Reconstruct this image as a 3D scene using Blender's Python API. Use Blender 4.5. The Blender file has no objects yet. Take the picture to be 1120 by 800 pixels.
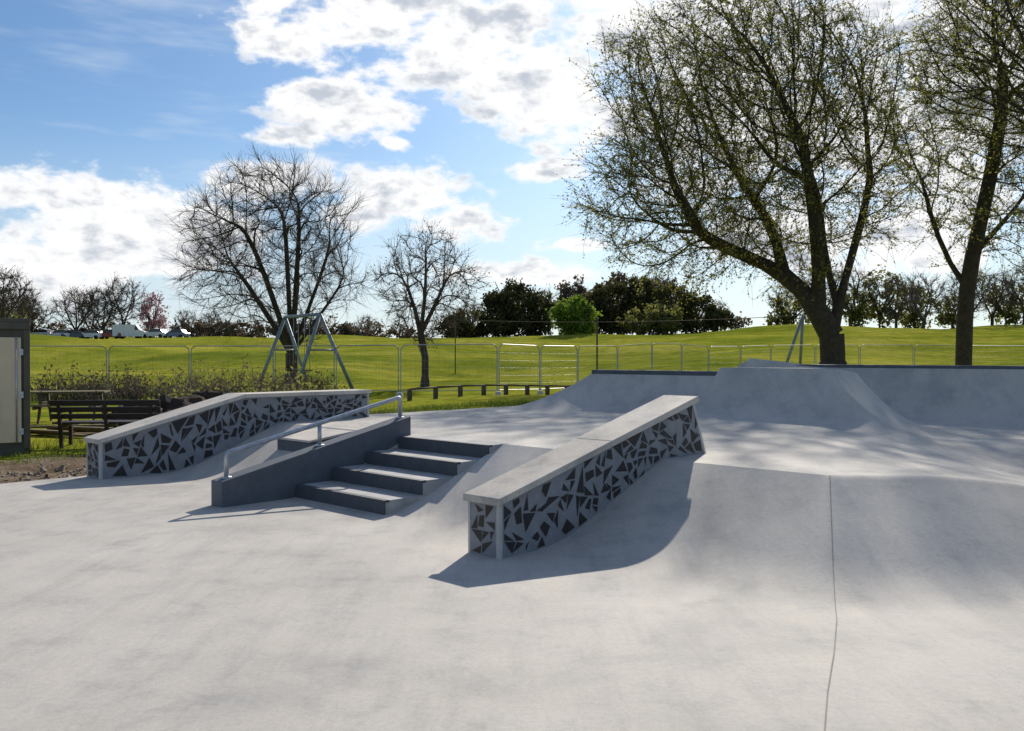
import bpy, bmesh, math, random
import numpy as np
from mathutils import Vector
random.seed(7); rng=np.random.default_rng(11)
C=bpy.context.scene.collection
TH=math.radians(46); CD,SD=math.cos(TH),math.sin(TH)
def W(s,t): return CD*s+SD*t, SD*s-CD*t
def ST(x,y): return CD*x+SD*y, SD*x-CD*y
clip=lambda a:np.clip(a,0,1)
def SS(a):
    a=clip(a); return a*a*(3-2*a)
def ease(a):
    a=clip(a); return np.where(a<.4,1.25*a*a/.8,1.25*(a-.2))
F=970.; H=1.6; V0=390.
def PX(u,Y): return (u-560)/F*Y
def PZ(v,Y): return H-(v-V0)/F*Y
# ------------------------------------------------------------ materials
def newmat(name):
    m=bpy.data.materials.new(name); m.use_nodes=True
    nt=m.node_tree; b=nt.nodes['Principled BSDF']; return m,nt,b
def N(nt,t,**k):
    n=nt.nodes.new(t)
    for a,v in k.items(): setattr(n,a,v)
    return n
def noise(nt,vec,scale,detail=4,rough=.55):
    n=N(nt,'ShaderNodeTexNoise'); n.inputs['Scale'].default_value=scale
    n.inputs['Detail'].default_value=detail; n.inputs['Roughness'].default_value=rough
    if vec is not None: nt.links.new(vec,n.inputs['Vector'])
    return n.outputs['Fac']
def ramp(nt,fac,stops):
    r=N(nt,'ShaderNodeValToRGB'); e=r.color_ramp.elements
    while len(e)<len(stops): e.new(.5)
    for i,(p,c) in enumerate(stops):
        e[i].position=p; e[i].color=(c[0],c[1],c[2],1)
    nt.links.new(fac,r.inputs['Fac']); return r.outputs['Color']
def mix(nt,fac,a,b,mode='MIX'):
    n=N(nt,'ShaderNodeMix',data_type='RGBA',blend_type=mode)
    if isinstance(fac,float): n.inputs[0].default_value=fac
    else: nt.links.new(fac,n.inputs[0])
    for i,v in ((6,a),(7,b)):
        if isinstance(v,tuple): n.inputs[i].default_value=(*v,1)
        else: nt.links.new(v,n.inputs[i])
    return n.outputs[2]
def bump(nt,b,h,strength,dist):
    n=N(nt,'ShaderNodeBump'); n.inputs['Strength'].default_value=strength; n.inputs['Distance'].default_value=dist
    nt.links.new(h,n.inputs['Height']); nt.links.new(n.outputs[0],b.inputs['Normal'])
def simple(name,c1,c2=None,scale=6,rough=.7,metal=0,bs=.3,bd=.004):
    m,nt,b=newmat(name); tc=N(nt,'ShaderNodeTexCoord').outputs['Object']
    c2=c2 or tuple(x*.7 for x in c1)
    f=noise(nt,tc,scale,3,.6)
    nt.links.new(ramp(nt,f,[(.3,c1),(.7,c2)]),b.inputs['Base Color'])
    b.inputs['Roughness'].default_value=rough; b.inputs['Metallic'].default_value=metal
    if bs>.2: bump(nt,b,noise(nt,tc,scale*12,1),bs,bd)
    return m
def concrete(name,base,var=1.0,stain=.5):
    m,nt,b=newmat(name); tc=N(nt,'ShaderNodeTexCoord').outputs['Object']
    big=noise(nt,tc,.5,4,.62); mid=noise(nt,tc,2.3,6,.7); fine=noise(nt,tc,28,3,.7)
    sp=noise(nt,tc,120,1,.6)
    k=lambda f:tuple(x*f for x in base)
    kb=lambda f:(base[0]*f*.97,base[1]*f,base[2]*f*1.04)
    c=ramp(nt,big,[(.34,kb(1-.24*var)),(.46,k(1-.05*var)),(.56,k(1.02)),(.7,k(1+.1*var))])
    c2=ramp(nt,mid,[(.32,(.62,.635,.66)),(.47,(.94,.94,.94)),(.66,(1.08,1.05,1.0))])
    c=mix(nt,stain,c,c2,'MULTIPLY')
    c3=ramp(nt,fine,[(.25,(.78,.78,.79)),(.6,(1.04,1.04,1.04))])
    c=mix(nt,.5,c,c3,'MULTIPLY')
    mp=N(nt,'ShaderNodeMapping'); mp.inputs['Scale'].default_value=(3.2,.5,1); mp.inputs['Rotation'].default_value=(0,0,.75)
    nt.links.new(tc,mp.inputs[0]); st=noise(nt,mp.outputs[0],1.2,5,.7)
    c4=ramp(nt,st,[(.36,(.74,.75,.77)),(.5,(1,1,1)),(.68,(1.07,1.05,1.02))])
    c=mix(nt,.42,c,c4,'MULTIPLY')
    c5=ramp(nt,sp,[(.3,(.6,.6,.6)),(.42,(1,1,1))])
    c=mix(nt,.5,c,c5,'MULTIPLY')
    nt.links.new(c,b.inputs['Base Color'])
    b.inputs['Roughness'].default_value=.78
    b.inputs['Specular IOR Level'].default_value=.35
    bump(nt,b,fine,.3,.004)
    return m
M={}
M['conc']=concrete('skatepark_concrete',(.54,.505,.458),1.,.55)
M['slab']=concrete('slab_concrete',(.62,.565,.495),1.4,.9)
M['strip']=concrete('edge_concrete',(.55,.53,.51),1.2)
M['ledgepaint']=simple('ledge_grey_paint',(.27,.275,.287),(.20,.205,.218),9,.65)
M['shard']=simple('dark_shards',(.030,.022,.019),(.016,.013,.013),14,.55)
M['hubba']=simple('blue_grey_paint',(.12,.13,.15),(.09,.1,.118),7,.65)
M['riser']=simple('riser_shade_nosing_paint',(.08,.087,.1),(.06,.066,.077),9,.65)  # dark nosing paint; on the riser faces this colour stands for their shade
M['tread']=simple('tread_grey',(.50,.485,.465),(.3,.3,.305),4,.75)
M['coping']=simple('coping_paint',(.09,.1,.12),(.06,.07,.085),5,.6)
M['steel']=simple('galvanised_steel',(.55,.57,.6),(.36,.38,.41),14,.42,.75,.1)
M['fence']=simple('galvanised_fence',(.42,.44,.46),(.3,.31,.33),3,.5,.5,.1)
M['swing']=simple('swing_paint',(.26,.31,.33),(.18,.22,.24),4,.5,.2)
M['bark']=simple('bark',(.075,.058,.042),(.035,.028,.021),5,.95,0,.6,.02)
M['bark2']=simple('bark_grey',(.1,.08,.064),(.05,.04,.033),5,.95,0,.1,.02)
M['benchwood']=simple('dark_wood',(.035,.022,.018),(.018,.012,.011),12,.6)
M['plank']=simple('old_planks',(.2,.15,.06),(.1,.09,.04),8,.8)
M['post']=simple('weathered_post',(.12,.09,.065),(.06,.045,.035),9,.85)
M['joint']=simple('joint_filler',(.34,.325,.30),(.24,.23,.215),6,.9)
M['soil']=simple('soil',(.075,.048,.032),(.035,.024,.018),3,1,0,1,.05)
def leaf(name,a,b_,sc=.6,tr=.35):
    m,nt,b=newmat(name); tc=N(nt,'ShaderNodeTexCoord').outputs['Object']
    col=ramp(nt,noise(nt,tc,sc,3,.7),[(.36,a),(.62,b_)])
    nt.links.new(col,b.inputs['Base Color']); b.inputs['Roughness'].default_value=.8; b.inputs['Specular IOR Level'].default_value=.2
    t=N(nt,'ShaderNodeBsdfTranslucent'); nt.links.new(col,t.inputs['Color'])
    mx=N(nt,'ShaderNodeMixShader'); mx.inputs[0].default_value=tr
    nt.links.new(b.outputs[0],mx.inputs[1]); nt.links.new(t.outputs[0],mx.inputs[2])
    nt.links.new(mx.outputs[0],nt.nodes['Material Output'].inputs['Surface'])
    return m
M['lf_willow']=leaf('spring_leaves',(.21,.21,.045),(.34,.33,.08),.4,.55)
M['lf_dark']=leaf('dark_foliage',(.04,.047,.02),(.14,.13,.045),.22,.35)
M['lf_brown']=leaf('brown_foliage',(.09,.07,.048),(.18,.14,.09),.25,.4)
M['lf_olive']=leaf('olive_foliage',(.13,.135,.035),(.27,.27,.07),.25,.5)
M['lf_green']=leaf('bright_green_foliage',(.10,.17,.02),(.22,.32,.04),.4,.5)
M['lf_pink']=leaf('blossom',(.34,.18,.2),(.45,.28,.3),.4,.4)
M['grass']=leaf('grass_blades',(.09,.13,.02),(.19,.23,.04),2,.4)
# ------------------------------------------------------------ mesh helpers
def link(name,me,mat=None,parent=None,smooth=False):
    ob=bpy.data.objects.new(name,me); C.objects.link(ob)
    if mat is not None and len(me.materials)==0: me.materials.append(mat)
    if parent: ob.parent=parent
    if smooth:
        me.polygons.foreach_set('use_smooth',[True]*len(me.polygons))
    return ob
def empty(name):
    e=bpy.data.objects.new(name,None); C.objects.link(e); e.empty_display_size=.2; return e
def fastmesh(name,V,Q):
    V=np.asarray(V,dtype=np.float32); Q=np.asarray(Q,dtype=np.int32); k=Q.shape[1]
    me=bpy.data.meshes.new(name); me.vertices.add(len(V)); me.vertices.foreach_set('co',V.ravel())
    me.loops.add(Q.size); me.loops.foreach_set('vertex_index',Q.ravel())
    me.polygons.add(len(Q)); me.polygons.foreach_set('loop_start',np.arange(0,Q.size,k,dtype=np.int32))
    me.update(calc_edges=True); me.validate(); return me
def pymesh(name,V,Fc,recalc=True):
    me=bpy.data.meshes.new(name); me.from_pydata([tuple(v) for v in V],[],Fc); me.update()
    if recalc:
        bm=bmesh.new(); bm.from_mesh(me); bmesh.ops.recalc_face_normals(bm,faces=bm.faces); bm.to_mesh(me); bm.free()
    return me
def bevel(ob,w=.006,seg=2):
    m=ob.modifiers.new('bevel','BEVEL'); m.width=w; m.segments=seg; m.limit_method='ANGLE'; m.angle_limit=math.radians(35)
def prism_st(name,poly,t0,t1,mat,parent,bev=.0):
    n=len(poly); V=[]
    for t in (t0,t1):
        for s,z in poly:
            x,y=W(s,t); V.append((x,y,z))
    Fc=[tuple(range(n)),tuple(range(2*n-1,n-1,-1))]+[(i,(i+1)%n,n+(i+1)%n,n+i) for i in range(n)]
    ob=link(name,pymesh(name,V,Fc),mat,parent)
    if bev: bevel(ob,bev)
    return ob
def box(name,c,size,mat,parent=None,rot=0,bev=0,tilt=None):
    bm=bmesh.new(); bmesh.ops.create_cube(bm,size=1)
    for v in bm.verts: v.co=Vector((v.co.x*size[0],v.co.y*size[1],v.co.z*size[2]))
    me=bpy.data.meshes.new(name); bm.to_mesh(me); bm.free()
    ob=link(name,me,mat,parent); ob.location=c; ob.rotation_euler=(tilt or 0,0,rot)
    if bev: bevel(ob,bev)
    return ob
def prisms(P0,P1,R0,R1,n):
    P0,P1=np.asarray(P0,float),np.asarray(P1,float); R0=np.asarray(R0,float);R1=np.asarray(R1,float)
    d=P1-P0; L=np.linalg.norm(d,axis=1,keepdims=True)+1e-9; d/=L
    ref=np.tile(np.array([[0.31,.95,.05]]),(len(d),1)); par=np.abs((d*ref).sum(1))>.93; ref[par]=(1,0,.1)
    a=np.cross(d,ref); a/=np.linalg.norm(a,axis=1,keepdims=True); b=np.cross(d,a)
    ang=np.arange(n)*2*np.pi/n
    o=a[:,None,:]*np.cos(ang)[None,:,None]+b[:,None,:]*np.sin(ang)[None,:,None]
    V=np.concatenate([P0[:,None,:]+o*R0[:,None,None],P1[:,None,:]+o*R1[:,None,None]],axis=1)
    base=np.arange(len(P0))[:,None]*2*n; i=np.arange(n); j=(i+1)%n
    Q=np.stack([base+i,base+j,base+n+j,base+n+i],axis=2).reshape(-1,4)
    return V.reshape(-1,3),Q
def joinVQ(parts):
    Vs,Qs,o=[],[],0
    for V,Q in parts:
        Vs.append(V);Qs.append(Q+o);o+=len(V)
    return np.concatenate(Vs),np.concatenate(Qs)
def tube(name,pts,r,mat,parent=None,n=12):
    pts=[Vector(p) for p in pts]; V=[];Fc=[]
    up=None
    for i,p in enumerate(pts):
        d=((pts[min(i+1,len(pts)-1)]-p).normalized()+(p-pts[max(i-1,0)]).normalized()).normalized()
        if up is None: up=Vector((0,0,1)) if abs(d.z)<.9 else Vector((1,0,0))
        a=d.cross(up).normalized(); up2=a.cross(d).normalized(); up=up2
        for k in range(n):
            w=2*math.pi*k/n; V.append(p+a*math.cos(w)*r+up2*math.sin(w)*r)
    for i in range(len(pts)-1):
        for k in range(n): Fc.append((i*n+k,i*n+(k+1)%n,(i+1)*n+(k+1)%n,(i+1)*n+k))
    Fc.append(tuple(range(n)));Fc.append(tuple(range(len(V)-1,len(V)-1-n,-1)))
    return link(name,pymesh(name,V,Fc),mat,parent,smooth=True)
def arcround(pts,r=.1,k=5):
    out=[Vector(pts[0])]
    for i in range(1,len(pts)-1):
        a,b,c=Vector(pts[i-1]),Vector(pts[i]),Vector(pts[i+1])
        p=b+(a-b).normalized()*r; q=b+(c-b).normalized()*r
        for j in range(k+1):
            u=j/k; out.append(p*(1-u)**2+b*2*u*(1-u)+q*u*u)
    out.append(Vector(pts[-1])); return out
# ------------------------------------------------------------ skatepark height field
S0,S1,T0,T1=-12.,17.9,-12.35,14.
def hz(s,t,hole=False):
    s=np.asarray(s,float);t=np.asarray(t,float); x,y=W(s,t)
    b1=ease((s-5.3)/1.9); b2=ease((y-5.53)/1.9)
    b=np.minimum(b1,b2)
    zr=.6-.36*SS((x-3.3)/3.2)*(1-SS((y-9)/4.5))
    z=b*zr
    cs=clip((s-11.65)/1.55)**2.4; cl=clip((t+11.9)/1.3)**1.5; cr=clip((-4.2-t)/1.7)**2.5; c3=clip((y-12.15)/1.3)**2.4
    q=np.minimum(np.minimum(cs,cl),np.minimum(cr,c3))
    hq=.7+.11*clip((t+7.92)/.04)
    z=z+hq*q*(1-SS((s-14.)/1.0))
    # bowl floor dips in front of the back wall, which rises as a steep quarter pipe
    z=z-.16*SS((x-4.8)/1.6)*SS((y-11.)/2.2)
    qb=.97*clip((s-15.7)/1.42)**2.6*clip((t+11.)/1.5)
    z=z+qb
    if hole:
        m=(s>5.5205)&(s<6.9995)&(t>-8.6895)&(t<-7.1005)
        z=np.where(m,-.12,z)
    return z
sl=np.unique(np.round(np.concatenate([np.arange(S0,4.8,.4),np.arange(4.8,S1,.05),[S1,5.52,5.521,6.999,7.0]]),4))
tl=np.unique(np.round(np.concatenate([np.arange(T0,-1.,.05),np.arange(-1,T1,.4),[T1,-8.69,-8.689,-7.101,-7.1]]),4))
sg,tg=np.meshgrid(sl,tl,indexing='ij'); zg=hz(sg,tg,True); xg,yg=W(sg,tg)
V=np.stack([xg,yg,zg],-1).reshape(-1,3); ns,nt_=len(sl),len(tl)
I=np.arange(ns*nt_).reshape(ns,nt_)
Q=np.stack([I[:-1,:-1],I[:-1,1:],I[1:,1:],I[1:,:-1]],-1).reshape(-1,4)
bd=np.concatenate([I[:,0],I[-1,1:],I[::-1,-1][1:],I[0,::-1][1:]])
sk=V[bd].copy(); sk[:,2]-=.5; o=len(V); k=len(bd)
V=np.concatenate([V,sk]); ii=np.arange(k-1)
Q=np.concatenate([Q,np.stack([bd[ii],o+ii,o+ii+1,bd[ii+1]],-1)])
me=fastmesh('skatepark_ground',V,Q); me.materials.append(M['conc'])
g=link('skatepark_ground',me,smooth=True)
me.set_sharp_from_angle(angle=math.radians(14))
def joint(pts,w=.006,name='expansion_joint'):
    V=[];P=[]
    for (a,b) in zip(pts[:-1],pts[1:]):
        n=max(2,int(math.hypot(b[0]-a[0],b[1]-a[1])/.08))
        for i in range(n): P.append((a[0]+(b[0]-a[0])*i/n,a[1]+(b[1]-a[1])*i/n))
    P.append(pts[-1])
    for i,(x,y) in enumerate(P):
        q=P[min(i+1,len(P)-1)];r=P[max(i-1,0)]; dx,dy=q[0]-r[0],q[1]-r[1]; L=math.hypot(dx,dy)
        nx,ny=-dy/L*w,dx/L*w
        for sg_ in (-1,1):
            X,Y=x+sg_*nx,y+sg_*ny; s,t=ST(X,Y); V.append((X,Y,float(hz(s,t))+.004))
    return link(name,pymesh(name,V,[(2*i,2*i+1,2*i+3,2*i+2) for i in range(len(P)-1)],False),M['joint'])
joint([(PX(908,7.43),7.43),(2.15,5.9),(1.965,5.35),(1.73,4.75),(1.5,4.2),(1.0,2.9),(-.1,0)],.0032)
# ------------------------------------------------------------ terrain
def Tbase(x,y):
    x=np.asarray(x,float);y=np.asarray(y,float)
    amp=4.5+1.7*SS((x-5)/40.)
    z=amp*SS((y-36)/112.)
    z=z+.45*SS((x+7)/7)*SS((y-8)/6)*(1-SS((y-24)/14))
    z=z+.8*SS((x-5)/8)*(1-SS((y-42)/8))*SS((y-8)/6)
    und=.5*np.sin(x*.11+y*.07+1)*np.sin(y*.13-.05*x)+.3*np.sin(x*.23-1.3)*np.sin(y*.19+2)
    z=z+und*SS((y-38)/25)
    z=z-1.5*SS((y-170)/200)
    return z
def Tz(x,y):
    s,t=ST(np.asarray(x,float),np.asarray(y,float))
    sc=np.clip(s,S0,S1);tc=np.clip(t,T0,T1)
    d=np.hypot(s-sc,t-tc)
    e=hz(sc,tc)-.03; w=SS(d/4.)
    return e*(1-w)+Tbase(x,y)*w
def lines(a,b):
    near=np.concatenate([np.arange(a-30,a,.5),np.arange(a,b,.5),np.arange(b,b+30,.5)])
    far=[];d=.8;p=30.
    while p<900: p+=d; d*=1.09; far.append(p)
    far=np.array(far)
    return np.unique(np.round(np.concatenate([a-far,near,[a,b],b+far]),3))
ls,lt=lines(S0,S1),lines(T0,T1)
sg,tg=np.meshgrid(ls,lt,indexing='ij'); xg,yg=W(sg,tg); zg=Tz(xg,yg)
inb=(sg>=S0-1e-3)&(sg<=S1+1e-3)&(tg>=T0-1e-3)&(tg<=T1+1e-3)
bumpn=.03*np.sin(xg*3.1+np.sin(yg*2.3)*2)*np.sin(yg*2.7+xg)
dd=np.hypot(sg-np.clip(sg,S0,S1),tg-np.clip(tg,T0,T1))
zg=zg+bumpn*SS(dd/.8)
I=np.arange(zg.size).reshape(zg.shape)
keep=~(inb[:-1,:-1]&inb[1:,1:]&inb[1:,:-1]&inb[:-1,1:])
Q=np.stack([I[:-1,:-1],I[:-1,1:],I[1:,1:],I[1:,:-1]],-1)[keep]
me=fastmesh('grass_field',np.stack([xg,yg,zg],-1).reshape(-1,3),Q)
at=me.attributes.new('dirt','FLOAT','POINT')
dirt=(1-SS((dd-1.5)/2.4))*(1-.7*SS((sg-8)/4))+.75*np.exp(-(((xg+8.5)/2.2)**2+((yg-20)/3.5)**2))
at.data.foreach_set('value',np.clip(dirt,0,1).astype(np.float32).ravel())
m,nt,b=newmat('grass_and_soil'); tc=N(nt,'ShaderNodeTexCoord').outputs['Object']
n1=noise(nt,tc,.06,5,.7); n2=noise(nt,tc,.9,5,.7); n3=noise(nt,tc,11,3,.7)
g1=ramp(nt,n1,[(.34,(.16,.205,.025)),(.46,(.245,.27,.034)),(.54,(.31,.315,.045)),(.66,(.42,.395,.08))])
g2=ramp(nt,n2,[(.3,(.5,.58,.5)),(.6,(1.12,1.08,1))]); g1=mix(nt,.75,g1,g2,'MULTIPLY')
g3=ramp(nt,n3,[(.3,(.5,.55,.5)),(.6,(1.15,1.1,1))]); g1=mix(nt,.65,g1,g3,'MULTIPLY')
mpg=N(nt,'ShaderNodeMapping'); mpg.inputs['Scale'].default_value=(.03,.45,1); mpg.inputs['Rotation'].default_value=(0,0,-.12); nt.links.new(tc,mpg.inputs[0])
n4=noise(nt,mpg.outputs[0],1.,3,.6); g4=ramp(nt,n4,[(.4,(.74,.8,.75)),(.6,(1.15,1.12,1.1))]); g1=mix(nt,.8,g1,g4,'MULTIPLY')
d1=ramp(nt,n2,[(.3,(.1,.07,.048)),(.5,(.2,.155,.115)),(.7,(.3,.25,.2))]); d1=mix(nt,.7,d1,g3,'MULTIPLY')
a=N(nt,'ShaderNodeAttribute',attribute_name='dirt')
ad=N(nt,'ShaderNodeMath',operation='ADD'); nt.links.new(a.outputs['Fac'],ad.inputs[0]); nt.links.new(n2,ad.inputs[1])
mr=N(nt,'ShaderNodeMapRange',interpolation_type='SMOOTHSTEP'); mr.inputs[1].default_value=.88; mr.inputs[2].default_value=1.05
nt.links.new(ad.outputs[0],mr.inputs[0])
nt.links.new(mix(nt,mr.outputs[0],g1,d1),b.inputs['Base Color']); b.inputs['Roughness'].default_value=1
b.inputs['Specular IOR Level'].default_value=0.
bump(nt,b,n3,.7,.06); me.materials.append(m)
link('grass_field',me,smooth=True)
# ------------------------------------------------------------ ledges
def parea(p): return abs(sum(p[i][0]*p[(i+1)%len(p)][1]-p[(i+1)%len(p)][0]*p[i][1] for i in range(len(p))))/2
def perim(p): return sum(math.dist(p[i],p[(i+1)%len(p)]) for i in range(len(p)))
def split(p,o,n):
    A,B=[],[]
    for i in range(len(p)):
        a,b_=p[i],p[(i+1)%len(p)]
        da=(a[0]-o[0])*n[0]+(a[1]-o[1])*n[1]; db=(b_[0]-o[0])*n[0]+(b_[1]-o[1])*n[1]
        (A if da>=0 else B).append(a)
        if da*db<0:
            k=da/(da-db); c=(a[0]+(b_[0]-a[0])*k,a[1]+(b_[1]-a[1])*k); A.append(c);B.append(c)
    return A,B
def bsp(p,amin):
    ar=parea(p)
    if ar<amin*random.uniform(.9,2.): return [p]
    best=None
    for _ in range(10):
        w=[random.random()+.4 for _ in p]; sw=sum(w)
        o=(sum(a[0]*k for a,k in zip(p,w))/sw,sum(a[1]*k for a,k in zip(p,w))/sw)
        th=random.uniform(0,math.pi)
        A,B=split(p,o,(math.cos(th),math.sin(th)))
        if len(A)>2 and len(B)>2 and min(parea(A),parea(B))>.25*ar:
            sc_=min(parea(A)/perim(A)**2,parea(B)/perim(B)**2)+random.uniform(0,.012)
            if best is None or sc_>best[0]: best=(sc_,A,B)
    if best: return bsp(best[1],amin)+bsp(best[2],amin)
    return [p]
def shards(w,h,amin=.0165):
    out=[]
    for p in bsp([(0,0),(w,0),(w,h),(0,h)],amin):
        p=list(p)
        while len(p)>4: p.pop(random.randrange(len(p)))
        if len(p)==4 and random.random()<.75: p.pop(random.randrange(4))
        if parea(p)/perim(p)**2<.024: continue
        cx=sum(a[0] for a in p)/len(p);cy=sum(a[1] for a in p)/len(p)
        k=random.uniform(.78,.9) if len(p)==3 else random.uniform(.62,.74); r=random.uniform(-.14,.14)
        q=[(cx+((a[0]-cx)*math.cos(r)-(a[1]-cy)*math.sin(r))*k,cy+((a[0]-cx)*math.sin(r)+(a[1]-cy)*math.cos(r))*k) for a in p]
        if all(0<=a[0]<=w and 0<=a[1]<=h for a in q): out.append(q)
    return out
def ledge(name,sA,sB,tA,tB,top,slant,knots):
    e=empty(name); th=.058
    ks=sorted(set([sA,sB]+knots))
    poly=[(sA,-.15)]+[(k,top(k)-th) for k in ks]+[(sB+slant,float(hz(sB+slant,tB))-.15)]
    mid=[(k,float(hz(k,tB))-.2) for k in np.arange(sB,sA+.2,-.4)]
    prism_st('body',poly+[(sB+slant-.05,float(hz(sB,tB))-.2)]+mid,tA,tB,M['ledgepaint'],e)
    segs=[]
    for a,b_ in zip(ks[:-1],ks[1:]):
        n=max(1,round((b_-a)/1.5))
        for i in range(n): segs.append((a+(b_-a)*i/n,a+(b_-a)*(i+1)/n))
    for i,(a,b_) in enumerate(segs):
        a2=a-(.035 if i==0 else -.0012); b2=b_+(.03 if i==len(segs)-1 else -.0012)
        sla=slant*.09 if i==len(segs)-1 else 0
        prism_st('top_slab_%d'%i,[(a2,top(a2)),(b2,top(b2)),(b2+sla,top(b2)-th+.001),(a2,top(a2)-th+.001)],tA-.035,tB+.035,M['slab'],e,.006)
    prism_st('corner_strip',[(sA-.004,-.1),(sA-.004,top(sA)-th),(sA+.03,top(sA+.03)-th),(sA+.03,-.1)],tB-.03,tB+.006,M['strip'],e)
    prism_st('corner_strip_2',[(sA-.004,-.1),(sA-.004,top(sA)-th),(sA+.03,top(sA+.03)-th),(sA+.03,-.1)],tA-.004,tA+.02,M['strip'],e)
    prism_st('end_strip',[(sB+.0,top(sB)-th-.002),(sB+slant+.006,float(hz(sB+slant,tB))-.05),(sB+slant-.03,float(hz(sB+slant,tB))-.05),(sB-.035,top(sB)-th-.002)],tB-.03,tB+.006,M['strip'],e)
    V=[];Fc=[]
    L=sB-sA-.06
    for t,off in ((tB+.0035,0),(tA-.0035,1)):
        for p in shards(L+slant*.5,.55):
            i0=len(V)
            for (a,h) in p:
                f=h/.55; s=sA+.045+a*(L+slant*(1-f)*.85)/(L+slant*.5)
                zb=max(float(hz(s,tB)),0)+.01; zt=top(min(s,sB))-th-.01
                x,y=W(s,t); V.append((x,y,zb+(zt-zb)*f))
            Fc.append(tuple(range(i0,len(V))))
    wd=tB-tA
    for p in shards(wd-.07,.4,.011):
        i0=len(V)
        for (a,h) in p:
            x,y=W(sA-.0035,tA+.025+a); V.append((x,y,.012+h/.4*(top(sA)-th-.024)))
        Fc.append(tuple(range(i0,len(V))))
    link('mosaic_shards',pymesh('mosaic_shards',V,Fc,False),M['shard'],e)
ledge('skate_ledge',4.95,7.75,-5.27,-4.92,lambda s:.49+(s-4.95)*.7/2.8,.24,[])
ledge('skate_ledge',4.55,8.85,-12.25,-11.82,lambda s:.53+.52*min(1,max(-.1,(s-4.55)/2.05)),.0,[6.6])
# ------------------------------------------------------------ stairs
e=empty('concrete_stairs')
R=.15;ss=[5.5,5.987,6.473,6.96]
poly=[(5.5,-.1)]
for i,s in enumerate(ss):
    poly+= [(s,R*i if i else -.1),(s,R*(i+1))] if i else [(s,R)]
poly+=[(7.28,.603),(7.28,.3),(6.9,.2),(6.2,-.1)]
prism_st('steps',poly,-8.70,-7.09,M['tread'],e)
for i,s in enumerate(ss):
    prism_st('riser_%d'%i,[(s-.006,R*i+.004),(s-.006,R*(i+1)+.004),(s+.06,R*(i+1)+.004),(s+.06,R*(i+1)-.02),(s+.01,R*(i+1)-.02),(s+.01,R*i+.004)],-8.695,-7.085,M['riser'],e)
e=empty('stair_side_wall')
wt=lambda s:.27+(s-4.6)*.57/2.58
prism_st('wall',[(4.6,-.15),(4.6,wt(4.6)),(7.18,wt(7.18)),(7.18,.4),(6.4,.05),(5.6,-.15)],-8.94,-8.712,M['hubba'],e,.008)
e=empty('handrail')
tc_=-8.83
def P3(s,t,z): x,y=W(s,t); return (x,y,z)
pts=arcround([P3(4.72,tc_,wt(4.72)-.02),P3(4.72,tc_,wt(4.72)+.26),P3(7.1,tc_,wt(7.1)+.26),P3(7.1,tc_,wt(7.1)-.02)],.045)
tube('rail',pts,.026,M['steel'],e,14)
tube('middle_post',[P3(5.9,tc_,wt(5.9)-.02),P3(5.9,tc_,wt(5.9)+.25)],.024,M['steel'],e)
for s in (4.72,5.9,7.1): tube('base_plate',[P3(s,tc_,wt(s)-.012),P3(s,tc_,wt(s)+.012)],.055,M['steel'],e,16)
e=empty('kicker_block')
prism_st('block',[(6.5,.1),(6.5,.47),(7.6,.61),(7.6,.4),(6.8,.2)],-10.75,-9.95,M['hubba'],e,.006)
prism_st('cap',[(6.47,.472),(6.47,.5),(7.7,.65),(7.7,.62)],-10.78,-9.92,M['slab'],e,.006)
e=empty('quarter_pipe_coping')
prism_st('coping_block',[(13.17,1.17),(13.17,1.345),(13.5,1.345),(13.5,1.2)],-10.62,-7.93,M['coping'],e,.01)
e=empty('back_wall_coping')
prism_st('coping_block',[(17.10,1.2),(17.10,1.435),(17.6,1.435),(17.6,1.2)],-9.45,6,M['coping'],e,.01)
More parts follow.
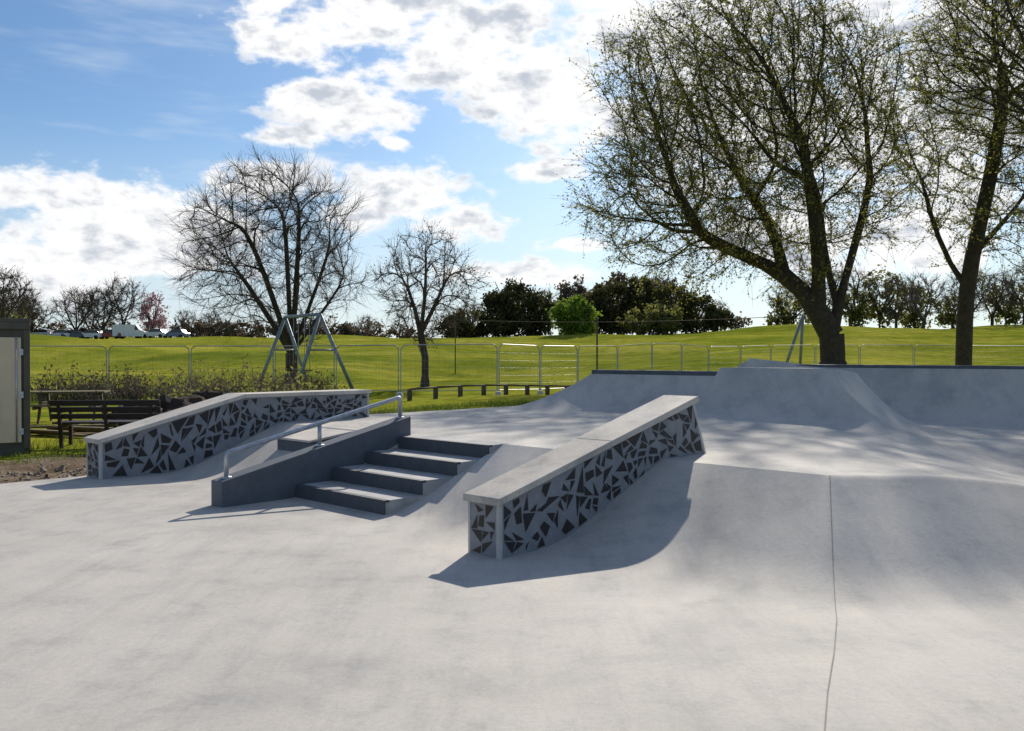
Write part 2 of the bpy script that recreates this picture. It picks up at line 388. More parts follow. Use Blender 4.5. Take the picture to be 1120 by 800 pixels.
# ------------------------------------------------------------ trees
def ell(n,c,r,shell=.45,zmin=None):
    out=[]
    while len(out)<n:
        v=rng.normal(size=3); v/=np.linalg.norm(v); k=rng.uniform(shell**3,1)**(1/3)
        if v[2]<-.4 and rng.random()<.5: continue
        w=1+.13*math.sin(v[0]*7+c[0])*math.sin(v[2]*6+1)+.08*math.sin(v[1]*9)
        out.append(np.array(c)+v*np.array(r)*k*w)
    return np.array(out)
def colonize(init,par,att,step,infl,kill,iters=150,trop=(0,0,.05),jit=.12):
    P=[np.array(p,float) for p in init]; par=list(par); att=att.copy(); trop=np.array(trop)
    A=np.array(P); D=np.linalg.norm(att[:,None]-A[None],axis=2); nn=D.argmin(1); nd=D.min(1)
    ch=[0]*len(P)
    for it in range(iters):
        if len(att)==0: break
        act=nd<(infl if it>25 else 99)
        if not act.any(): break
        Pn=np.array(P)
        dv=att[act]-Pn[nn[act]]; dv/=np.linalg.norm(dv,axis=1,keepdims=True)+1e-9
        acc=np.zeros((len(P),3)); np.add.at(acc,nn[act],dv)
        idx=np.unique(nn[act])
        sat=np.array([ch[i]>=3 for i in idx])
        if sat.any():
            bad=set(idx[sat].tolist()); kp=np.array([n_ not in bad for n_ in nn]); att=att[kp];nd=nd[kp];nn=nn[kp]
        idx=idx[~sat]
        if len(idx)==0: continue
        d=acc[idx]; L=np.linalg.norm(d,axis=1,keepdims=True)
        d=d/(L+1e-6)+trop+rng.normal(scale=jit,size=d.shape)
        pd=Pn[idx]-Pn[np.array(par)[idx]]; pl=np.linalg.norm(pd,axis=1,keepdims=True)+1e-6; d=d+.45*pd/pl
        d/=np.linalg.norm(d,axis=1,keepdims=True)
        new=Pn[idx]+d*step; o=len(P)
        for k,i in enumerate(idx): P.append(new[k]); par.append(int(i)); ch[i]+=1; ch.append(0)
        if len(att)==0: break
        D=np.linalg.norm(att[:,None]-new[None],axis=2); m_=D.min(1); am=D.argmin(1)
        u=m_<nd; nd=np.where(u,m_,nd); nn=np.where(u,o+am,nn)
        kp=nd>kill; att=att[kp];nd=nd[kp];nn=nn[kp]
        if len(P)>13000: break
    return np.array(P),np.array(par)
def build_tree(name,init,par,att,step,infl,kill,rbase,mat,tw=(4,.7,.012,.0),leafmat=None,leafn=0,leafs=.06,trop=(0,0,.05),e_=2.1,rtip=1.,twseg=3,minr=.012,spread=.5):
    P,par=colonize(init,par,att,step,infl,kill,trop=trop)
    n=len(P); nch=np.zeros(n,int)
    for i in range(1,n): nch[par[i]]+=1
    R=np.zeros(n)
    for i in range(n-1,0,-1): R[par[i]]+= (R[i] if nch[i] else rtip**e_)
    r=np.where(nch>0,R,rtip**e_)**(1/e_)
    r=r/r[0]*rbase; r=np.maximum(r,minr)
    for _ in range(3):
        S=P.copy(); big=np.full(n,-1)
        for i in range(1,n):
            if big[par[i]]<0 or r[i]>r[big[par[i]]]: big[par[i]]=i
        for i in range(3,n):
            if big[i]>=0: S[i]=.5*P[i]+.25*P[par[i]]+.25*P[big[i]]
        P=S
    idx=np.arange(1,n); rp=np.minimum(r[par[idx]],r[idx]*1.3)
    rp=np.where(idx<3,r[par[idx]],rp)
    th=r[idx]>.06
    parts=[]
    if th.any(): parts.append(prisms(P[par[idx[th]]],P[idx[th]]+(P[idx[th]]-P[par[idx[th]]])*.05,rp[th],r[idx[th]],9))
    if (~th).any(): parts.append(prisms(P[par[idx[~th]]],P[idx[~th]],rp[~th],r[idx[~th]],3))
    parts.append(prisms([P[0]-np.array([0,0,.3])],[P[0]+np.array([0,0,.6])],[rbase*1.7],[rbase*1.0],12))
    k,L,tr,droop=tw
    thin=np.where((r<max(.05,minr*2.5)))[0]; thin=thin[thin>3]
    src=np.repeat(thin,k); m_=len(src)
    d0=P[src]-P[par[src]]; d0/=np.linalg.norm(d0,axis=1,keepdims=True)+1e-9
    d=d0+rng.normal(scale=spread,size=(m_,3)); d[:,2]+=.15; d/=np.linalg.norm(d,axis=1,keepdims=True)
    p=P[src]+ (P[par[src]]-P[src])*rng.random((m_,1)); ln=L*rng.uniform(.4,1.3,size=(m_,1))/twseg
    LP=[]
    for j in range(twseg):
        q=p+d*ln
        parts.append(prisms(p,q,np.full(m_,tr*(1-j/twseg*.6)),np.full(m_,tr*(1-(j+1)/twseg*.6)),3))
        LP.append((p,q)); p=q; d=d+rng.normal(scale=.18,size=d.shape); d[:,2]-=droop; d/=np.linalg.norm(d,axis=1,keepdims=True)
    Vv,Qq=joinVQ(parts)
    e=empty(name)
    link('trunk_and_branches',fastmesh('trunk_and_branches',Vv,Qq),mat,e)
    if leafmat is not None and leafn:
        a=np.concatenate([x for x,_ in LP]);b_=np.concatenate([y for _,y in LP])
        sel=rng.integers(0,len(a),leafn); c=a[sel]+(b_[sel]-a[sel])*rng.random((leafn,1))+rng.normal(scale=.03,size=(leafn,3))
        link('leaves',quads('leaves',c,leafs),leafmat,e)
    print(name,n,len(Qq))
    return e
def quads(name,c,size):
    n=len(c); a=rng.normal(size=(n,3)); a/=np.linalg.norm(a,axis=1,keepdims=True)
    b_=np.cross(a,rng.normal(size=(n,3))); b_/=np.linalg.norm(b_,axis=1,keepdims=True)
    s=size*rng.uniform(.5,1.3,size=(n,1)); a=a*s; b_=b_*s*.6
    V=np.stack([c-a,c-b_,c+a,c+b_],1).reshape(-1,3)
    return fastmesh(name,V,np.arange(4*n).reshape(n,4))
def at(u,v,Y,dy=0): return (PX(u,Y),Y+dy,PZ(v,Y))
def trunkfix(x,y): return float(Tz(x,y))
# large willow right
Y=42.; x0=PX(911,Y); zb=trunkfix(x0,Y)-.05
init=[(x0,Y,zb),(x0,Y,zb+.9),(x0-.05,Y,zb+1.8),
 at(897,335,Y),at(880,315,Y),at(862,298,Y,.4),at(842,285,Y,.7),at(820,278,Y,.8),at(795,272,Y,.6),at(770,258,Y,.3),
 at(915,335,Y,.2),at(928,305,Y,.4),at(940,270,Y,.7),at(950,235,Y,.7),at(957,200,Y,.6),
 at(893,305,Y,-.4),at(888,270,Y,-.9),at(882,235,Y,-1.3),at(872,200,Y,-1.5),
 at(905,300,Y,.7),at(912,260,Y,1.5),at(915,220,Y,2.2),at(870,260,Y,1.3),at(845,225,Y,1.9)]
par=[0,0,1,2,3,4,5,6,7,8,2,10,11,12,13,3,15,16,17,10,19,20,5,22]
att=np.concatenate([ell(4600,(PX(818,Y),Y,PZ(152,Y)),(7.5,6.2,7.4),.25),ell(500,(PX(740,Y),Y,PZ(235,Y)),(4.6,4,3.2),.2)])
build_tree('willow_tree',init,par,att,.36,3.2,.43,.58,M['bark'],(3,1.5,.009,.12),M['lf_willow'],75000,.06,e_=1.93,minr=.012,spread=.45)
# tree far right
Y=46.; x0=PX(1054,Y); zb=trunkfix(x0,Y)-.05
init=[(x0,Y,zb),(x0,Y,zb+.9),at(1055,350,Y),at(1052,318,Y),at(1040,290,Y,.3),at(1028,260,Y,.6),at(1060,285,Y),at(1068,245,Y,-.4),at(1078,200,Y,-.5),at(1085,150,Y,-.5),at(1095,100,Y,-.3),at(1020,220,Y,.6),at(1085,260,Y,.6),at(1110,235,Y,.7)]
par=[0,0,1,2,3,4,3,6,7,8,9,5,6,12]
att=ell(3000,(PX(1090,Y),Y,PZ(125,Y)),(5.7,5.2,8.6),.2)
build_tree('park_tree',init,par,att,.4,3.2,.5,.40,M['bark'],(3,1.3,.009,.12),M['lf_willow'],40000,.063,e_=1.93,minr=.012,spread=.45)
# overhanging tree off the right edge
Y=36.; x0=PX(1235,Y); zb=trunkfix(x0,Y)-.05
att=ell(1400,(PX(1165,Y),Y,PZ(45,Y)),(5.6,4.6,4.6),.2)
build_tree('park_tree',[(x0,Y,zb),(x0,Y,zb+1.6),(x0,Y,zb+3.4),(x0-.2,Y,zb+5.4)],[0,0,1,2],att,.36,3.4,.46,.34,M['bark'],(3,1.2,.008,.1),M['lf_willow'],10000,.055,e_=1.93,minr=.011,spread=.45)
# round bare tree left
Y=50.; x0=PX(319,Y); zb=trunkfix(x0,Y)-.05
tops=[(-60,300),(-35,260),(-12,240),(15,240),(38,265),(62,310),(0,300)]
init=[(x0,Y,zb),(x0,Y,zb+.9),(x0,Y,zb+1.7)]; par=[0,0,1]
for k,(du,v) in enumerate(tops):
    dy=[1,-1.6,1.2,-1.2,1.8,-.8,2][k]
    prev=2
    for f in (.33,.66,1):
        v0=372
        init.append((x0+PX(560+du,Y)*f**.8,Y+dy*f,PZ(v0+(v-v0)*f,Y))); par.append(prev); prev=len(init)-1
att=ell(3200,(PX(296,Y),Y,PZ(275,Y)),(5.1,4.6,5.0),.45)
build_tree('bare_tree',init,par,att,.36,2.6,.4,.34,M['bark'],(4,1.1,.009,-.02),e_=1.97,minr=.012,spread=.4)
# smaller bare tree
Y=44.; x0=PX(465,Y); zb=trunkfix(x0,Y)-.05
init=[(x0,Y,zb),(x0,Y,zb+.8),(x0,Y,zb+1.5),(x0,Y,zb+2.1),at(452,330,Y,.4),at(480,325,Y,-.4),at(466,315,Y),at(445,305,Y,.3),at(487,300,Y),at(466,290,Y,.3)]
par=[0,0,1,2,3,3,3,4,5,6]
att=ell(1000,(PX(468,Y),Y,PZ(316,Y)),(2.6,2.3,2.9),.4)
build_tree('bare_tree',init,par,att,.28,1.8,.36,.18,M['bark2'],(4,.8,.008,-.02),M['lf_brown'],2500,.05,e_=2.0,minr=.011,spread=.4)
# distant bare trees
var=[]
for k in range(3):
    att=ell(330,(0,0,5.4),(3.6,3.6,3.8),.4)
    e=build_tree('distant_bare_tree',[(0,0,-.3),(0,0,.9),(0,0,1.7),(.6,.2,3),(-.6,-.2,3),(.1,.5,3.2)],[0,0,1,2,2,2],att,.5,3,.65,.24,M['bark2'],(5,1.4,.02,0),M['lf_brown'],900,.12,e_=2.0,minr=.026,spread=.4)
    var.append(e)
def place(e,u,Y,sc):
    x=PX(u,Y); e.location=(x,Y,float(Tz(x,Y))-.2); e.scale=(sc,sc,sc*random.uniform(.9,1.1)); e.rotation_euler=(0,0,random.random()*6)
lst=[(83,145,1.03),(112,148,1.0),(135,150,1.08),(6,130,1.1),(-20,135,1.2),(36,160,.9),(205,160,.6),(-60,150,1.1),(232,165,.7),(400,165,.6),(632,170,1.15),(655,175,1.0),(700,170,1.1),(860,150,.9),(1010,130,.95),(780,180,.9),(1120,140,1.0),(22,150,1.1),(980,140,.95),(900,150,1.),(1060,135,1.),(520,165,.8),(750,160,.8),(100,165,1.0),(930,150,1.2),(1085,150,1.1),(590,160,1.1),(720,165,1.2)]
for i,(u,Y,sc) in enumerate(lst):
    if i<3: place(var[i],u,Y,sc); continue
    src=var[i%3]; e=empty('distant_bare_tree')
    for c in src.children:
        o=bpy.data.objects.new(c.name,c.data); C.objects.link(o); o.parent=e
    place(e,u,Y,sc)
# leafy masses
def crown(c,r,nc,npc,cl):
    v=rng.normal(size=(nc,3)); v/=np.linalg.norm(v,axis=1,keepdims=True)
    k=rng.uniform(.3,1,size=(nc,1))**.5; cc=np.array(c)+v*k*np.array(r)
    return np.repeat(cc,npc,0)+rng.normal(size=(nc*npc,3))*cl*np.repeat(rng.uniform(.5,1.2,size=(nc,1)),npc,0)
def mass(name,items,mat,size=.35,den=1.):
    pts=[]; br=[]
    for (u,vt,w,Y) in items:
        x=PX(u,Y); zb=float(Tz(x,Y)); zt=PZ(vt,Y); hh=zt-zb; rx=w/F*Y/2
        nc=int(max(14,7*rx*hh*.6)*den)
        pts.append(crown((x,Y,zb+hh*.52),(rx*.95,rx*.8,hh*.45),nc,30,.45))
        pts.append(crown((x,Y,zb+hh*.22),(rx*.8,rx*.7,hh*.2),nc//4,30,.5))
        br.append(((x,Y,zb-.3),(x,Y,zb+hh*.6)))
        for q in range(8):
            a=random.random()*6.28; br.append(((x,Y,zb+hh*.2),(x+math.cos(a)*rx*.7,Y+math.sin(a)*rx*.6,zb+hh*random.uniform(.5,.95))))
    e=empty(name); link('foliage',quads('foliage',np.concatenate(pts),size),mat,e)
    Vv,Qq=prisms([b[0] for b in br],[b[1] for b in br],np.full(len(br),.2),np.full(len(br),.05),5)
    link('trunks',fastmesh('trunks',Vv,Qq),M['bark2'],e)
mass('distant_evergreen_trees',[(563,303,62,150),(545,320,45,148),(590,318,40,152),(515,338,50,150),(498,346,40,150),(700,300,66,155),(735,308,60,150),(668,305,55,156),(762,322,50,150),(785,334,34,150),(645,318,50,160)],M['lf_dark'],.33,.68)
mass('distant_brown_trees',[(628,300,45,170),(675,295,50,172),(720,296,55,172),(16,322,50,160),(-20,315,60,160),(400,354,60,160),(360,346,60,160),(235,350,60,160),(205,352,40,160),(270,352,60,160),(440,359,50,160),(320,350,60,160),(60,352,40,165),(120,352,60,165),(800,345,40,160)],M['lf_brown'],.3,.5)
mass('distant_green_tree',[(625,324,44,135),(640,334,30,134)],M['lf_green'],.3,1.)
mass('distant_olive_trees',[(868,318,50,150),(895,328,30,155),(962,293,60,150),(935,318,34,145),(1000,308,44,155),(1042,322,44,150),(1100,308,56,150),(1150,300,60,150),(700,336,50,140),(725,328,50,141),(8,338,40,140),(850,338,30,150)],M['lf_olive'],.28,.42)
mass('blossom_tree',[(168,320,30,150)],M['lf_pink'],.2,.8)
def shrubs(name,n,ur,Yr,hr,mat,leafm,ln):
    parts=[];tips=[]
    for i in range(n):
        u=random.uniform(*ur);Y=random.uniform(*Yr);x=PX(u,Y);z=float(Tz(x,Y)); h=random.uniform(*hr)
        k=26
        p=np.tile(np.array([x,Y,z-.05]),(k,1))+rng.normal(scale=(.15,.15,0),size=(k,3))
        d=rng.normal(scale=(.45,.45,.1),size=(k,3)); d[:,2]+=1; ln_=h/3*rng.uniform(.5,1.1,size=(k,1))
        for j in range(3):
            q=p+d*ln_; parts.append(prisms(p,q,np.full(k,.012-.003*j),np.full(k,.009-.003*j),3)); tips.append(q)
            d=d+rng.normal(scale=.25,size=d.shape); p=q
    e=empty(name); Vv,Qq=joinVQ(parts); link('stems',fastmesh('stems',Vv,Qq),mat,e)
    t=np.concatenate(tips); c=t[rng.integers(0,len(t),ln)]+rng.normal(scale=.08,size=(ln,3)); link('leaves',quads('leaves',c,.06),leafm,e)
shrubs('hedge_shrubs',60,(45,370),(30,35),(.7,1.2),M['bark2'],M['lf_brown'],4000)
shrubs('hedge_shrubs',14,(180,350),(24,27),(.5,.9),M['bark2'],M['lf_olive'],2500)
# grass tufts
n=9000
s=np.concatenate([rng.uniform(-2,15,n//2),rng.uniform(2,14,n//2)]); t=T0-np.abs(rng.normal(scale=2.6,size=n))-np.where(s<8,1.5,.2)
x,y=W(s,t); z=Tz(x,y); keepm=(np.sin(x*2.1+np.sin(y*1.7)*2)+np.sin(y*1.3)>-.2); x,y,z=x[keepm],y[keepm],z[keepm]; n=len(x)
hb=rng.uniform(.05,.14,n); ln=rng.normal(scale=.05,size=(n,2)); a=rng.random(n)*6.28
bx,by=np.cos(a)*.009,np.sin(a)*.009
V=np.stack([np.stack([x-bx,y-by,z-.02],1),np.stack([x+bx,y+by,z-.02],1),np.stack([x+ln[:,0],y+ln[:,1],z+hb],1)],1).reshape(-1,3)
link('grass_tufts',fastmesh('grass_tufts',V,np.arange(3*n).reshape(n,3)),M['grass'])
# gravel and clods on the dirt strip
n=1500; s=rng.uniform(-1,9,n); t=T0-.1-np.abs(rng.normal(scale=1.0,size=n)); x,y=W(s,t); z=Tz(x,y)
rr=np.abs(rng.normal(scale=.018,size=n))+.008
P0=np.stack([x,y,z-rr*.3],1)
dv=rng.normal(scale=.6,size=(n,3)); dv[:,2]=np.abs(dv[:,2])+.3
P1=P0+dv*rr[:,None]
Vv,Qq=prisms(P0,P1+.0,rr,rr*.45,5); link('gravel',fastmesh('gravel',Vv,Qq),simple('stones',(.3,.25,.2),(.14,.11,.09),8,.9))
def mound(name,u,v,w,h,Y):
    bm=bmesh.new(); bmesh.ops.create_icosphere(bm,subdivisions=4,radius=1)
    ph=random.random()*9
    for q in bm.verts:
        c=q.co; k=1+.16*math.sin(c.x*5+ph)*math.sin(c.y*6+c.z*4)+.09*math.sin(c.x*13+c.z*9+ph)+random.uniform(-.05,.05)
        q.co=Vector((c.x*w*k,c.y*w*.8*k,c.z*h*k))
    me=bpy.data.meshes.new(name);bm.to_mesh(me);bm.free(); ob=link(name,me,M['soil'])
    x=PX(u,Y); ob.location=(x,Y,float(Tz(x,Y)))
mound('soil_mound',195,0,1.0,.6,21.5); mound('soil_mound',232,0,.8,.7,22.5); mound('soil_mound',150,0,.7,.5,21)
# ------------------------------------------------------------ mesh fence
def fence():
    path=[(PX(20,37.),37.),(PX(118,38.),38.),(PX(300,37.),37.),(PX(437,35.),35.),(PX(545,35.),35.),(PX(632,39),39.),(PX(713,45),45.),(PX(775,50),50.),(PX(843,53),53.),(PX(940,53),53.),(PX(1060,52),52.),(PX(1200,46),46.)]
    pts=[]
    for a,b_ in zip(path[:-1],path[1:]):
        L=math.hypot(b_[0]-a[0],b_[1]-a[1]); n=max(1,round(L/3.4))
        for i in range(n): pts.append((a[0]+(b_[0]-a[0])*i/n,a[1]+(b_[1]-a[1])*i/n))
    pts.append(path[-1])
    P0=[];P1=[];R_=[]
    def seg(a,b_,r): P0.append(a);P1.append(b_);R_.append(r)
    e=empty('temporary_mesh_fence'); feet=[]
    for a,b_ in zip(pts[:-1],pts[1:]):
        A=np.array([a[0],a[1],float(Tz(*a))+.1]);B=np.array([b_[0],b_[1],float(Tz(*b_))+.1])
        d=B-A;L=np.linalg.norm(d);d/=L; A=A+d*.05;B=B-d*.05;up=np.array([0,0,1.])
        hgt=1.93;r=.022
        c=[A,A+up*(hgt-.22)]
        for k in range(1,6):
            w=k/5*math.pi/2; c.append(A+up*(hgt-.22+.22*math.sin(w))+d*(.22-.22*math.cos(w)))
        c2=[]
        for p in c:
            hh=np.dot(p-A,up); al_=np.dot(p-A-up*hh,d); c2.append(B-d*al_+up*hh)
        al=c+c2[::-1]
        for p,q in zip(al[:-1],al[1:]): seg(p,q,r)
        seg(A+up*.12,B+up*.12,r*.8)
        nw=20
        for k in range(1,nw):
            p=A+(B-A)*k/nw; seg(p+up*.12,p+up*(hgt-.01),.0022)
        for hh in (.4,.7,1.0,1.3,1.6): seg(A+up*hh,B+up*hh,.0025)
        feet.append(A-d*.05)
    Vv,Qq=prisms(P0,P1,R_,R_,5); link('panels',fastmesh('panels',Vv,Qq),M['fence'],e)
    V=[];Fc=[]
    for f in feet:
        i=len(V); x,y,z=f
        for dz,k in ((-.1,1.),(.06,.8)):
            for dx,dy in ((-.12,-.32),(.12,-.32),(.12,.32),(-.12,.32)): V.append((x+dx*k,y+dy*k,z+dz))
        Fc+=[(i,i+1,i+5,i+4),(i+1,i+2,i+6,i+5),(i+2,i+3,i+7,i+6),(i+3,i,i+4,i+7),(i+4,i+5,i+6,i+7)]
    link('concrete_feet',pymesh('feet',V,Fc),M['strip'],e)
fence()
# knee rail
e=empty('knee_rail_fence')
a=(PX(448,27.5),27.5);b_=(PX(640,33.5),33.5)
pr=None
for i in range(9):
    f=i/8; x=a[0]+(b_[0]-a[0])*f;y=a[1]+(b_[1]-a[1])*f; z=float(Tz(x,y))
    box('post_%d'%i,(x,y,z+.12),(.13,.13,.5),M['post'],e,.4,.01)
    if pr: 
        tube('rail_%d'%i,[(pr[0],pr[1],pr[2]+.36),(x,y,z+.36)],.035,M['post'],e,6)
    pr=(x,y,z)
# swing set
e=empty('swing_frame')
ap=[(PX(350,38),38,PZ(344,38)),(PX(312,41.5),41.5,PZ(347,41.5))]
for i,(A,sp) in enumerate(zip(ap,[((-.95,-.7),(1.45,.3)),((-1.2,-.6),(1.1,.4))])):
    for j,(dx,dy) in enumerate(sp):
        x,y=A[0]+dx,A[1]+dy; tube('leg_%d_%d'%(i,j),[A,(x,y,float(Tz(x,y))-.1)],.08,M['swing'],e)
    p=[tuple(A[k]+((A[0]+s_[0],A[1]+s_[1],float(Tz(A[0],A[1])))[k]-A[k])*.45 for k in range(3)) for s_ in sp]
    tube('brace_%d'%i,p,.04,M['swing'],e,8)
tube('top_bar',ap,.075,M['swing'],e)
for f in (.28,.42,.6,.74):
    p=[ap[0][k]+(ap[1][k]-ap[0][k])*f for k in range(3)]
    tube('chain',[p,(p[0],p[1],1.0)],.012,M['steel'],e,5)
for f in (.35,.67):
    p=[ap[0][k]+(ap[1][k]-ap[0][k])*f for k in range(3)]
    box('seat',(p[0],p[1],.98),(.2,.5,.05),M['benchwood'],e,.6)
# zip line
e=empty('zip_line')
A=(PX(878,58),58,PZ(345,58)); B=(PX(498,66),66,PZ(350,66)); Mi=(PX(653,62),62,PZ(347,62))
for j,(dx,dy) in enumerate(((-1.5,-.6),(.1,.9))):
    x,y=A[0]+dx,A[1]+dy; tube('leg_%d'%j,[A,(x,y,float(Tz(x,y))-.2)],.1,M['swing'],e)
tube('middle_post',[(Mi[0],Mi[1],float(Tz(Mi[0],Mi[1]))-.2),Mi],.06,M['post'],e)
x,y=B[0],B[1]; tube('start_post',[(x,y,float(Tz(x,y))-.2),B],.04,M['post'],e)
pts=[]
for i in range(21):
    f=i/20; pts.append(tuple(A[k]+(B[k]-A[k])*f-(.3*4*f*(1-f) if k==2 else 0) for k in range(3)))
tube('cable',pts,.02,M['post'],e,5)
# ------------------------------------------------------------ bench
def bench(cx,cy,rot,L=1.85):
    e=empty('park_bench'); z=float(Tz(cx,cy)); e.location=(cx,cy,z); e.rotation_euler=(0,0,rot)
    for i,yy in enumerate((-.2,-.07,.06,.19)): box('seat_slat_%d'%i,(0,yy,.43),(L,.1,.035),M['benchwood'],e,0,.006)
    for i,zz in enumerate((.55,.67,.79)): box('back_slat_%d'%i,(0,.27+i*.035,zz),(L,.03,.09),M['benchwood'],e,0,.006,-.2)
    for sx in (-1,0,1):
        x=sx*(L/2-.15)
        box('front_leg',(x,-.2,.2),(.06,.06,.42),M['benchwood'],e,0,.006); box('back_leg',(x,.27,.38),(.06,.06,.86),M['benchwood'],e,0,.006,-.16)
        box('seat_bearer',(x,.02,.385),(.06,.5,.06),M['benchwood'],e)
        if sx: 
            box('arm_rest',(x,.0,.63),(.06,.5,.04),M['benchwood'],e,0,.006); box('arm_post',(x,-.2,.52),(.05,.05,.2),M['benchwood'],e)
bench(PX(122,15.8),15.8,math.radians(186))
def picnic(u,Y,rot):
    x=PX(u,Y); e=empty('picnic_table'); e.location=(x,Y,float(Tz(x,Y))); e.rotation_euler=(0,0,rot)
    for i in range(5): box('top_board_%d'%i,(0,-.3+i*.15,.74),(1.7,.135,.04),M['plank'],e,0,.005)
    for sy in (-1,1):
        for j in (0,1): box('seat_board',(0,sy*(.66+j*.14),.45),(1.7,.13,.04),M['plank'],e,0,.005)
    for sx in (-.6,.6):
        box('seat_beam',(sx,0,.4),(.05,1.6,.09),M['post'],e); box('top_beam',(sx,0,.69),(.05,.7,.07),M['post'],e)
        for sy in (-1,1): box('leg',(sx+.05,sy*.45,.36),(.045,.09,.86),M['post'],e,0,0,sy*.42)
picnic(76,21.5,.25)
e=empty('timber_pile')
for i in range(7):
    x=PX(55+i*9,18.3); box('plank_%d'%i,(x,18+random.uniform(-.5,.5),float(Tz(x,18))+.06+.05*(i%3)),(1.6,.14,.04),M['plank'],e,random.uniform(-.5,.5))
# ------------------------------------------------------------ container
def container():
    e=empty('site_container'); x1=PX(33,14.6); y0=14.6; z=float(Tz(x1-.5,y0+1))-.03
    e.location=(x1,y0,z); e.rotation_euler=(0,0,math.radians(30))
    ol=simple('olive_painted_steel',(.11,.1,.065),(.07,.064,.045),3,.6,.0); cr=simple('cream_door',(.76,.61,.40),(.64,.53,.35),3,.5); bl=simple('blue_notice',(.05,.1,.3),(.04,.08,.25),3,.4)
    Wd,D,Hh=2.4,4.,2.2
    def corr(name,p0,dx,dy,L):
        n=int(L/.09);V=[];nx,ny=-dy,dx
        for i in range(n+1):
            o=.0 if i%4 in(0,1) else .03; x=p0[0]+dx*L*i/n+nx*o;y=p0[1]+dy*L*i/n+ny*o
            V+=[(x,y,.12),(x,y,Hh-.1)]
        Fc=[(2*i,2*i+2,2*i+3,2*i+1) for i in range(n)]
        link(name,pymesh(name,V,Fc,False),ol,e)
    corr('side_wall',(-.03,.05),0,1,D-.1); corr('back_wall',(-Wd+.05,D-.03),1,0,Wd-.1); corr('far_wall',(-Wd+.02,.05),0,1,D-.1)
    box('front_panel',(-Wd/2,.06,Hh/2),(Wd-.1,.05,Hh-.1),ol,e)
    box('roof',(-Wd/2,D/2,Hh+.02),(Wd+.02,D+.02,.07),ol,e,0,.01)
    box('floor_frame',(-Wd/2,D/2,.07),(Wd,D,.13),ol,e,0,.01)
    for x in (-.05,-Wd+.05):
        for y in (.05,D-.05): box('corner_post',(x,y,Hh/2),(.1,.1,Hh-.02),ol,e,0,.01)
    box('top_rail',(-Wd/2,.0,Hh-.07),(Wd,.08,.12),ol,e,0,.01)
    box('door',(-.34,.0,1.08),(.42,.05,1.72),cr,e,0,.01); box('door_2',(-.86,.0,1.08),(.5,.05,1.72),cr,e,0,.01)
    box('notice',(-.47,-.03,.72),(.05,.01,.6),bl,e)
    for x in (-.2,-.52): tube('lock_bar',[(x,-.04,.2),(x,-.04,1.95)],.012,M['steel'],e,8)
    for zz in (.4,1.0,1.7): box('hinge',(-.13,-.02,zz),(.06,.04,.1),M['steel'],e)
container()
# ------------------------------------------------------------ parked cars
def car(u,Y,col,rot=0,van=False,name='parked_car'):
    x=PX(u,Y); e=empty(name); e.location=(x,Y,float(Tz(x,Y))+.1); e.rotation_euler=(0,0,rot)
    bodym=simple('car_paint',col,tuple(c*.9 for c in col),2,.3); gl=simple('car_glass',(.02,.025,.03),(.015,.02,.025),2,.1); ty=simple('tyre',(.02,.02,.02),(.015,.015,.015),5,.8)
    def ext(name_,poly,w,mat):
        n=len(poly);V=[(a,-w/2,b) for a,b in poly]+[(a,w/2,b) for a,b in poly]
        Fc=[tuple(range(n)),tuple(range(2*n-1,n-1,-1))]+[(i,(i+1)%n,n+(i+1)%n,n+i) for i in range(n)]
        bevel(link(name_,pymesh(name_,V,Fc),mat,e),.06,2)
    if van:
        ext('body',[(-2.4,.3),(-2.4,2.1),(-2.2,2.2),(1.2,2.2),(1.8,1.35),(2.5,1.1),(2.55,.3)],1.9,bodym)
        ext('windows',[(1.0,1.3),(1.05,2.0),(1.3,2.0),(1.75,1.35)],1.93,gl)
    else:
        ext('body',[(-2.1,.3),(-2.15,.75),(-2.0,.95),(-1.2,1.0),(1.0,.98),(1.9,.85),(2.1,.65),(2.1,.3)],1.75,bodym)
        ext('cabin',[(-1.7,.96),(-1.35,1.42),(.1,1.46),(1.0,.97)],1.55,gl); ext('roof',[(-1.3,1.42),(-1.2,1.48),(.0,1.51),(.12,1.46)],1.45,bodym)
    for wx in (-1.35,1.35):
        for wy in (-.82,.82): tube('wheel',[(wx,wy-.1,.32),(wx,wy+.1,.32)],.32,ty,e,16)
cols=[(.7,.7,.72),(.8,.8,.8),(.1,.12,.15),(.85,.85,.85),(.3,.05,.04),(.7,.72,.75),(.15,.2,.3)]
for i,(u,) in enumerate([(45,),(66,),(84,),(100,),(122,),(170,),(192,)]): car(u,143,cols[i],random.choice([0.1,3.0]))
car(142,143,(.8,.8,.8),.1,True,'parked_van')
# ------------------------------------------------------------ sky
sunel=math.radians(29.5); saz=math.atan2(.25,.97)
world=bpy.data.worlds.new('World'); bpy.context.scene.world=world; world.use_nodes=True
nt=world.node_tree; bg=nt.nodes['Background']; STR=.1; bg.inputs['Strength'].default_value=STR
world.cycles.sampling_method='NONE'
sky=N(nt,'ShaderNodeTexSky',sky_type='NISHITA'); sky.sun_disc=False; sky.sun_elevation=sunel; sky.sun_rotation=saz
sky.air_density=1.0; sky.dust_density=.6; sky.ozone_density=1.5
def mth(op,a,b_=None,c=None,cl=False):
    n=N(nt,'ShaderNodeMath',operation=op); n.use_clamp=cl
    for i,v in enumerate((a,b_,c)):
        if v is None: continue
        if isinstance(v,(int,float)): n.inputs[i].default_value=v
        else: nt.links.new(v,n.inputs[i])
    return n.outputs[0]
tc=N(nt,'ShaderNodeTexCoord').outputs['Generated']; sx=N(nt,'ShaderNodeSeparateXYZ'); nt.links.new(tc,sx.inputs[0])
az=mth('ARCTAN2',sx.outputs[0],sx.outputs[1]); el=mth('ARCSINE',sx.outputs[2])
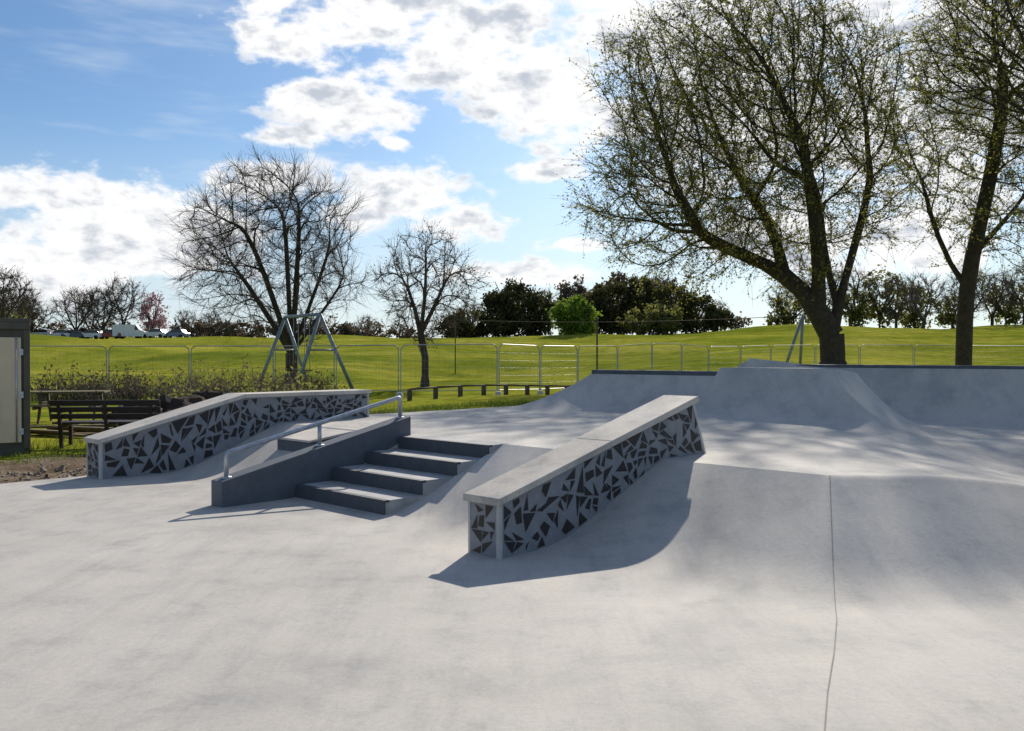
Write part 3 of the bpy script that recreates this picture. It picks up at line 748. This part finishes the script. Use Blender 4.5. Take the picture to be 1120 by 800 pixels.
cv=N(nt,'ShaderNodeCombineXYZ'); nt.links.new(az,cv.inputs[0]); nt.links.new(mth('MULTIPLY',el,1.7),cv.inputs[1])
P=cv.outputs[0]
big=noise(nt,P,7.5,7,.6); sm=noise(nt,P,30,3,.6)
wisp_m=N(nt,'ShaderNodeMapping'); wisp_m.inputs['Scale'].default_value=(1,3.2,1); wisp_m.inputs['Rotation'].default_value=(0,0,.2); nt.links.new(P,wisp_m.inputs[0])
wisp=noise(nt,wisp_m.outputs[0],3.5,4,.62)
blobs=[(420,20,170,46),(310,42,60,24),(520,50,150,60),(600,95,110,60),(655,130,60,40),(690,25,90,50),(385,120,95,26),(310,150,45,12),(435,157,18,8),
(60,215,110,30),(120,245,120,38),(20,280,120,45),(200,290,70,22),(455,215,78,28),(500,240,52,30),(395,235,45,25),(600,188,50,12),(632,268,42,9),(780,40,110,60),
(300,200,70,25),(560,300,90,14),(880,120,170,110),(1060,120,110,110),(830,260,80,25),(960,260,140,40)]
D=None
for (u,v,ru,rv) in blobs:
    a0=math.atan((u-560)/F); e0=math.atan((V0-v)/F*math.cos(a0)); ra=ru/F*1.05; re=rv/F*1.15
    dx=mth('MULTIPLY',mth('SUBTRACT',az,a0),1/ra); dy=mth('MULTIPLY',mth('SUBTRACT',el,e0),1/re)
    d=mth('SQRT',mth('ADD',mth('MULTIPLY',dx,dx),mth('MULTIPLY',dy,dy))); q=mth('SUBTRACT',1.,d)
    D=q if D is None else mth('MAXIMUM',D,q)
D=mth('MAXIMUM',D,-1.2)
other=mth('MULTIPLY',mth('SUBTRACT',noise(nt,P,2.3,1,.5),.62),4.)
side=mth('GREATER_THAN',mth('ABSOLUTE',az),.62); high=mth('GREATER_THAN',el,.46)
side=mth('MAXIMUM',side,high)
D=mth('MAXIMUM',D,mth('SUBTRACT',mth('MULTIPLY',other,side),mth('MULTIPLY',mth('SUBTRACT',1.,side),2.)))
dens=mth('ADD',mth('MULTIPLY',D,.95),mth('MULTIPLY',mth('SUBTRACT',big,.49),3.1))
dens=mth('ADD',dens,mth('MULTIPLY',mth('SUBTRACT',sm,.5),.7))
def mrange(v,a,b_):
    n=N(nt,'ShaderNodeMapRange',interpolation_type='SMOOTHSTEP'); n.inputs[1].default_value=a;n.inputs[2].default_value=b_; nt.links.new(v,n.inputs[0]); return n.outputs[0]
mask=mrange(dens,-.05,.5)
mp2=N(nt,'ShaderNodeMapping'); mp2.inputs['Location'].default_value=(-.012,-.03,0); nt.links.new(P,mp2.inputs[0])
big2=noise(nt,mp2.outputs[0],7.5,4,.6)
core=mrange(mth('ADD',dens,mth('MULTIPLY',mth('SUBTRACT',big2,big),-5.)),.45,1.7)
ck=1/STR
ccol=mix(nt,core,(1.03*ck,1.03*ck,1.03*ck),(.56*ck,.61*ck,.69*ck))
skyc=mix(nt,1.,sky.outputs[0],(.64,.84,1.04),'MULTIPLY')
wm=mth('MULTIPLY',mrange(wisp,.46,.75),.45)
front=mth('MAXIMUM',mth('MULTIPLY',sx.outputs[1],1.15),.25)
haze=mth('MULTIPLY',mth('MULTIPLY',mth('SUBTRACT',1.,mrange(el,.0,.26)),.66),front)
hz_=mth('MAXIMUM',wm,haze,None)
skyc=mix(nt,mth('MINIMUM',hz_,1.),skyc,(.78*ck,.86*ck,.93*ck))
fin=mix(nt,mask,skyc,ccol)
nt.links.new(fin,bg.inputs['Color'])
sd=bpy.data.lights.new('sun','SUN'); sd.energy=5.0; sd.angle=math.radians(.5); sd.color=(1,.92,.80)
so=bpy.data.objects.new('sun',sd); C.objects.link(so)
dirv=Vector((math.sin(saz)*math.cos(sunel),math.cos(saz)*math.cos(sunel),math.sin(sunel)))
so.rotation_euler=dirv.to_track_quat('Z','Y').to_euler(); so.location=(0,0,30)
# ------------------------------------------------------------ camera
cd=bpy.data.cameras.new('camera'); cam=bpy.data.objects.new('camera',cd); C.objects.link(cam)
cd.lens=36*F/1120; cd.clip_end=3000; cam.location=(0,0,H); cam.rotation_euler=(math.radians(90)-math.atan(10/F),0,0)
sc=bpy.context.scene; sc.camera=cam
sc.view_settings.view_transform='Standard'; sc.view_settings.look='None'; sc.view_settings.exposure=0
